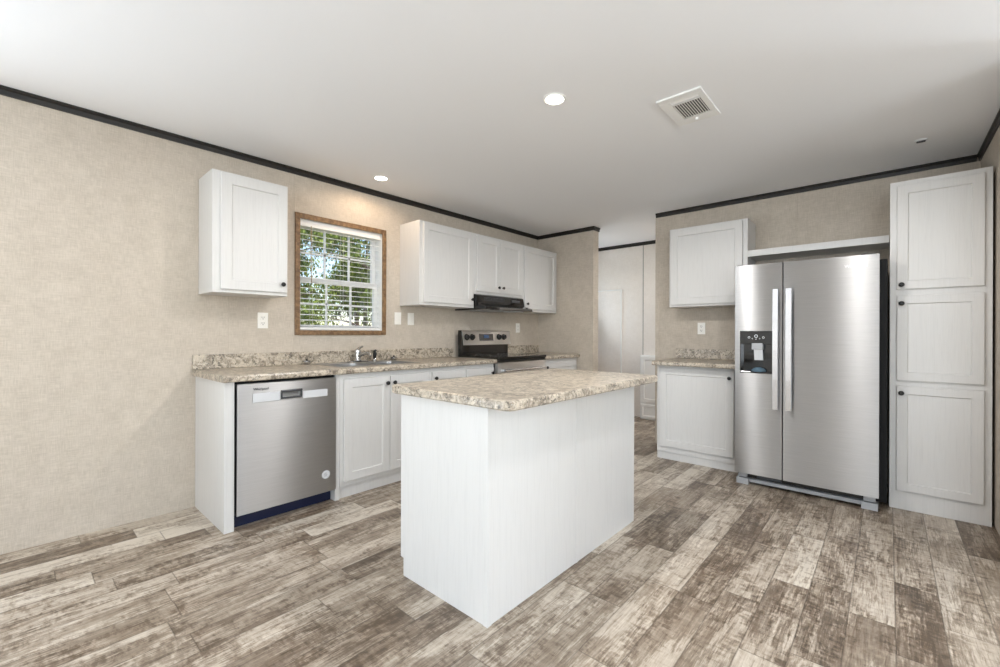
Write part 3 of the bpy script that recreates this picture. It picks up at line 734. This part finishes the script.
for i in range(3):
    q0 = ix0 + .012 + i * (ix1 - ix0 - .02) / 3; q1 = q0 + (ix1 - ix0 - .02) / 3 - .006
    d = MB(LW).shaker(q0, q1, .118, .836, iy0 + .019, iy0 - .002).build('door', M_white, isl)
    MB(LW).lathe([(.006, 0), (.006, .010), (.0135, .015), (.0155, .021), (.0135, .027), (.006, .030)], (q1 - .03, iy0 - .002, .785), (0, -1, 0), 20).build('knob', M_black, d)
# island top with rounded corners and nosed edge
def slab(u0, u1, d0, d1, z0, z1, rc, rn):
    bm = bmesh.new(); n = 6
    def ring(o, z):
        pts = []
        for cx_, cy_, s0 in ((u1 - rc, d1 - rc, 0), (u0 + rc, d1 - rc, 1), (u0 + rc, d0 + rc, 2), (u1 - rc, d0 + rc, 3)):
            for k in range(n + 1):
                an = (s0 + k / n) * PI / 2; r = rc - o; pts.append(bm.verts.new((cx_ + r * math.cos(an), cy_ + r * math.sin(an), z)))
        return pts
    rs = [ring(.006, z0), ring(0, z0 + .006), ring(0, z1 - rn), ring(rn * .3, z1 - rn * .3), ring(rn, z1)]
    for A, B in zip(rs, rs[1:]):
        for k in range(len(A)): bm.faces.new((A[k], A[(k + 1) % len(A)], B[(k + 1) % len(A)], B[k]))
    bm.faces.new(rs[0]); bm.faces.new(rs[-1]); mb = MB(LW); mb.merge(bm); return mb
it = slab(1.196, 2.572, 1.662, 2.424, BZ + .001, .914, .035, .010).build('island_countertop', M_granite, base=(1.86, -2.02, BZ + .001))
tag(it, 'speckled stone-look countertop overhanging the white kitchen island', 'countertop')

# ------------------------------------------------------------------ ceiling things
def downlight(x, y, label, power=9, warm=(1, .98, .965)):
    t = thing('recessed_light', label, 'light', (x, y, HC))
    MB().lathe([(.062, 0), (.062, -.004), (.055, -.007), (.048, -.004), (.048, .0)], (x, y, HC), (0, 0, 1), 36, cap=False).build('trim_ring', M_vinyl, t)
    MB().lathe([(.048, 0), (.048, -.003)], (x, y, HC), (0, 0, 1), 36).build('diffuser', M_led, t)
    l = bpy.data.lights.new('downlight_lamp', 'SPOT'); l.energy = power; l.color = warm; l.spot_size = math.radians(176); l.spot_blend = .35; l.shadow_soft_size = .075
    o = bpy.data.objects.new('downlight_lamp', l); C.objects.link(o); o.parent = t; o.location = (0, 0, -.02)
downlight(1.955, -2.087, 'glowing recessed ceiling light above the kitchen island, left of the ceiling vent', 44)
downlight(2.01, -.325, 'glowing recessed ceiling light above the window and sink', 7, (1, .76, .54))
downlight(1.95, -3.27, 'recessed ceiling light near the refrigerator end of the kitchen', 30)
downlight(.1, -1.2, 'added unseen ceiling fill lamp near the left wall behind the counter end', 6)  # extra lamp out of view, added for fill light

downlight(5.24, -2.45, 'added unseen fill lamp in the hall behind the refrigerator wall', 42)  # hidden lamp added to brighten the hall seen through the passage
cv = thing('air_vent', 'white square louvred air vent in the ceiling', 'vent', (2.525, -2.606, HC))
vx0, vx1, vy0, vy1 = 2.345, 2.703, -2.722, -2.490
fm = MB()
iy_0, iy_1, ix_0, ix_1 = -2.690, -2.545, 2.39, 2.63
zb = HC - .010
for A, B in (((vx0, vy0, zb), (ix_0, vy1, HC)), ((ix_1, vy0, zb), (vx1, vy1, HC)), ((ix_0, vy0, zb), (ix_1, iy_0, HC)), ((ix_0, iy_1, zb), (ix_1, vy1, HC))): fm.box(A, B, .002)
fm.build('frame', M_vinyl, cv)
MB().box((ix_0, iy_0, HC - .0015), (ix_1, iy_1, HC - .0005)).build('duct_shade_sheet', M_dgrey, cv)  # flat dark sheet painting the shade between the louvres
lv = MB()
for i in range(11):
    yy = iy_0 + .008 + i * (iy_1 - iy_0 - .012) / 10
    lv.prism([(yy - .0005, HC - .002), (yy + .0045, HC - .002), (yy - .0005, HC - .011), (yy - .0055, HC - .011)], ix_0 + .05, ix_1, axis=0)
lv.box((ix_0 + .044, iy_0, HC - .011), (ix_0 + .052, iy_1, HC - .002))
lv.prism([(ix_0 + .004, HC - .002), (ix_0 + .008, HC - .002), (ix_0 + .034, HC - .010), (ix_0 + .030, HC - .010)], iy_0, iy_1, axis=1)
lv.build('louvres', M_vinyl, cv)
MB().box((vx1 - .052, -2.615, HC - .022), (vx1 - .036, -2.600, HC - .009), .002).build('damper_lever', M_vinyl, cv)

sd_ = thing('small_fitting', 'tiny dark fitting on the ceiling near the pantry cabinet', 'ceiling fitting', (3.961, -3.602, HC))
MB().lathe([(.034, 0), (.034, -.003), (.028, -.005)], (3.961, -3.602, HC), (0, 0, 1), 28).build('base_disc', M_ceil, sd_)
MB().box((3.951, -3.624, HC - .012), (3.971, -3.580, HC - .004), .003).build('slot', M_dgrey, sd_)

# ------------------------------------------------------------------ low white unit in the hall
HW = lambda p: Vector((XE - p[1], -p[0], p[2]))
hc = thing('hall_cabinet', 'low white panelled cabinet glimpsed through the passage left of the far wall', 'cabinet', HW((1.23, .1, 0)))
MB(HW).box((.905, .003, 0), (1.55, .10, .87), .003).build('cabinet_body', M_vinyl, hc)
MB(HW).shaker(.92, 1.535, .23, .855, .101, .118, fr=.05).build('door', M_vinyl, hc)
MB(HW).shaker(.92, 1.535, .02, .205, .101, .118, fr=.03).build('drawer', M_vinyl, hc)

# ------------------------------------------------------------------ outdoors
def leafm(name, a, b):
    m, nt, bs = newmat(name); oi = noise(nt, mapped(nt, (3, 3, 3)), 1, 4)
    nt.links.new(ramp(nt, oi, [(.3, a), (.7, b)]), bs.inputs['Base Color']); bs.inputs['Roughness'].default_value = .5; return m
M_leaf = leafm('leaf_green', srgb(46, 70, 28), srgb(150, 168, 60)); M_leaf2 = leafm('leaf_olive', srgb(58, 66, 40), srgb(130, 140, 96))
M_bark = leafm('bark', srgb(60, 48, 38), srgb(120, 104, 88)); M_grass = leafm('grass', srgb(92, 98, 52), srgb(172, 160, 110))
gnd = MB().box((-40, -40, -.75), (45, 45, -.7)).build('ground', M_grass, base=(0, 0, -.7)); struct(gnd)
def make_tree(name, h, rad, nleaf, mat, label, loc, low):
    t = thing(name, label, 'tree', loc, 'trees outside the window'); rng = random.Random(int(h * 100))
    tr = MB(); tr.tube([Vector(loc), Vector(loc) + Vector((.05, .03, h * .4)), Vector(loc) + Vector((-.03, .05, h * .95))], [.09, .07, .02], 10)
    for k in range(9):
        zz = h * (low + (.95 - low) * k / 9); an = rng.random() * 6.28
        tr.tube([Vector(loc) + Vector((0, 0, zz)), Vector(loc) + Vector((math.cos(an) * rad * .5, math.sin(an) * rad * .5, zz + .25)), Vector(loc) + Vector((math.cos(an) * rad * .9, math.sin(an) * rad * .9, zz + .35))], [.03, .02, .008], 6)
    tr.build('trunk', M_bark, t)
    lf = MB(); bm = lf.bm
    cl = [(rng.uniform(-1, 1) * rad * .8, rng.uniform(-1, 1) * rad * .8, rng.uniform(low, 1.0) * h, rng.uniform(.2, .42)) for _ in range(34)]
    for i in range(nleaf):
        c = cl[i % len(cl)]
        p = Vector((c[0], c[1], c[2])) + Vector((rng.gauss(0, 1), rng.gauss(0, 1), rng.gauss(0, 1))) * c[3] * .6 + Vector(loc)
        s = rng.uniform(.035, .07); ax = Vector((rng.uniform(-1, 1), rng.uniform(-1, 1), rng.uniform(-1, 1))).normalized(); q = ax.to_track_quat('Z', 'Y')
        f = bm.faces.new([bm.verts.new(p + q @ Vector(v)) for v in ((-s * .45, 0, 0), (0, -s, 0), (s * .45, 0, .01), (0, s, 0))])
    o = lf.build('foliage', mat, t); return t
protos = [make_tree('leafy_tree', 4.6, 1.1, 9500, M_leaf, 'leafy tree outside, seen through the blind', (5.0, 4.4, -.7), .12),
          make_tree('leafy_tree', 5.4, 1.3, 9500, M_leaf2, 'leafy tree outside, seen through the blind', (7.4, 7.2, -.7), .2)]
for i, (x, y, s, r) in enumerate(((2.7, 3.4, .5, 1.0), (7.9, 3.9, .6, 2.2), (3.2, 7.4, 1.0, 4), (11.4, 8.4, 1.1, 5), (5.6, 10.6, 1.2, .4), (14.5, 12.6, 1.4, 1.5), (9.6, 13.2, 1.4, 3.3), (16.0, 8.4, 1.1, .6), (6.9, 16.5, 1.5, .9), (12.6, 17.5, 1.5, 2.9), (17.5, 17, 1.6, 5.2), (2.2, 13.5, 1.4, 4.4))):
    src = protos[i % 2]; c = src.copy(); C.objects.link(c); c.location = (x, y, -.7); c.scale = (s, s, s); c.rotation_euler = (0, 0, r)
    for ch in list(src.children): q = ch.copy(); C.objects.link(q); q.parent = c
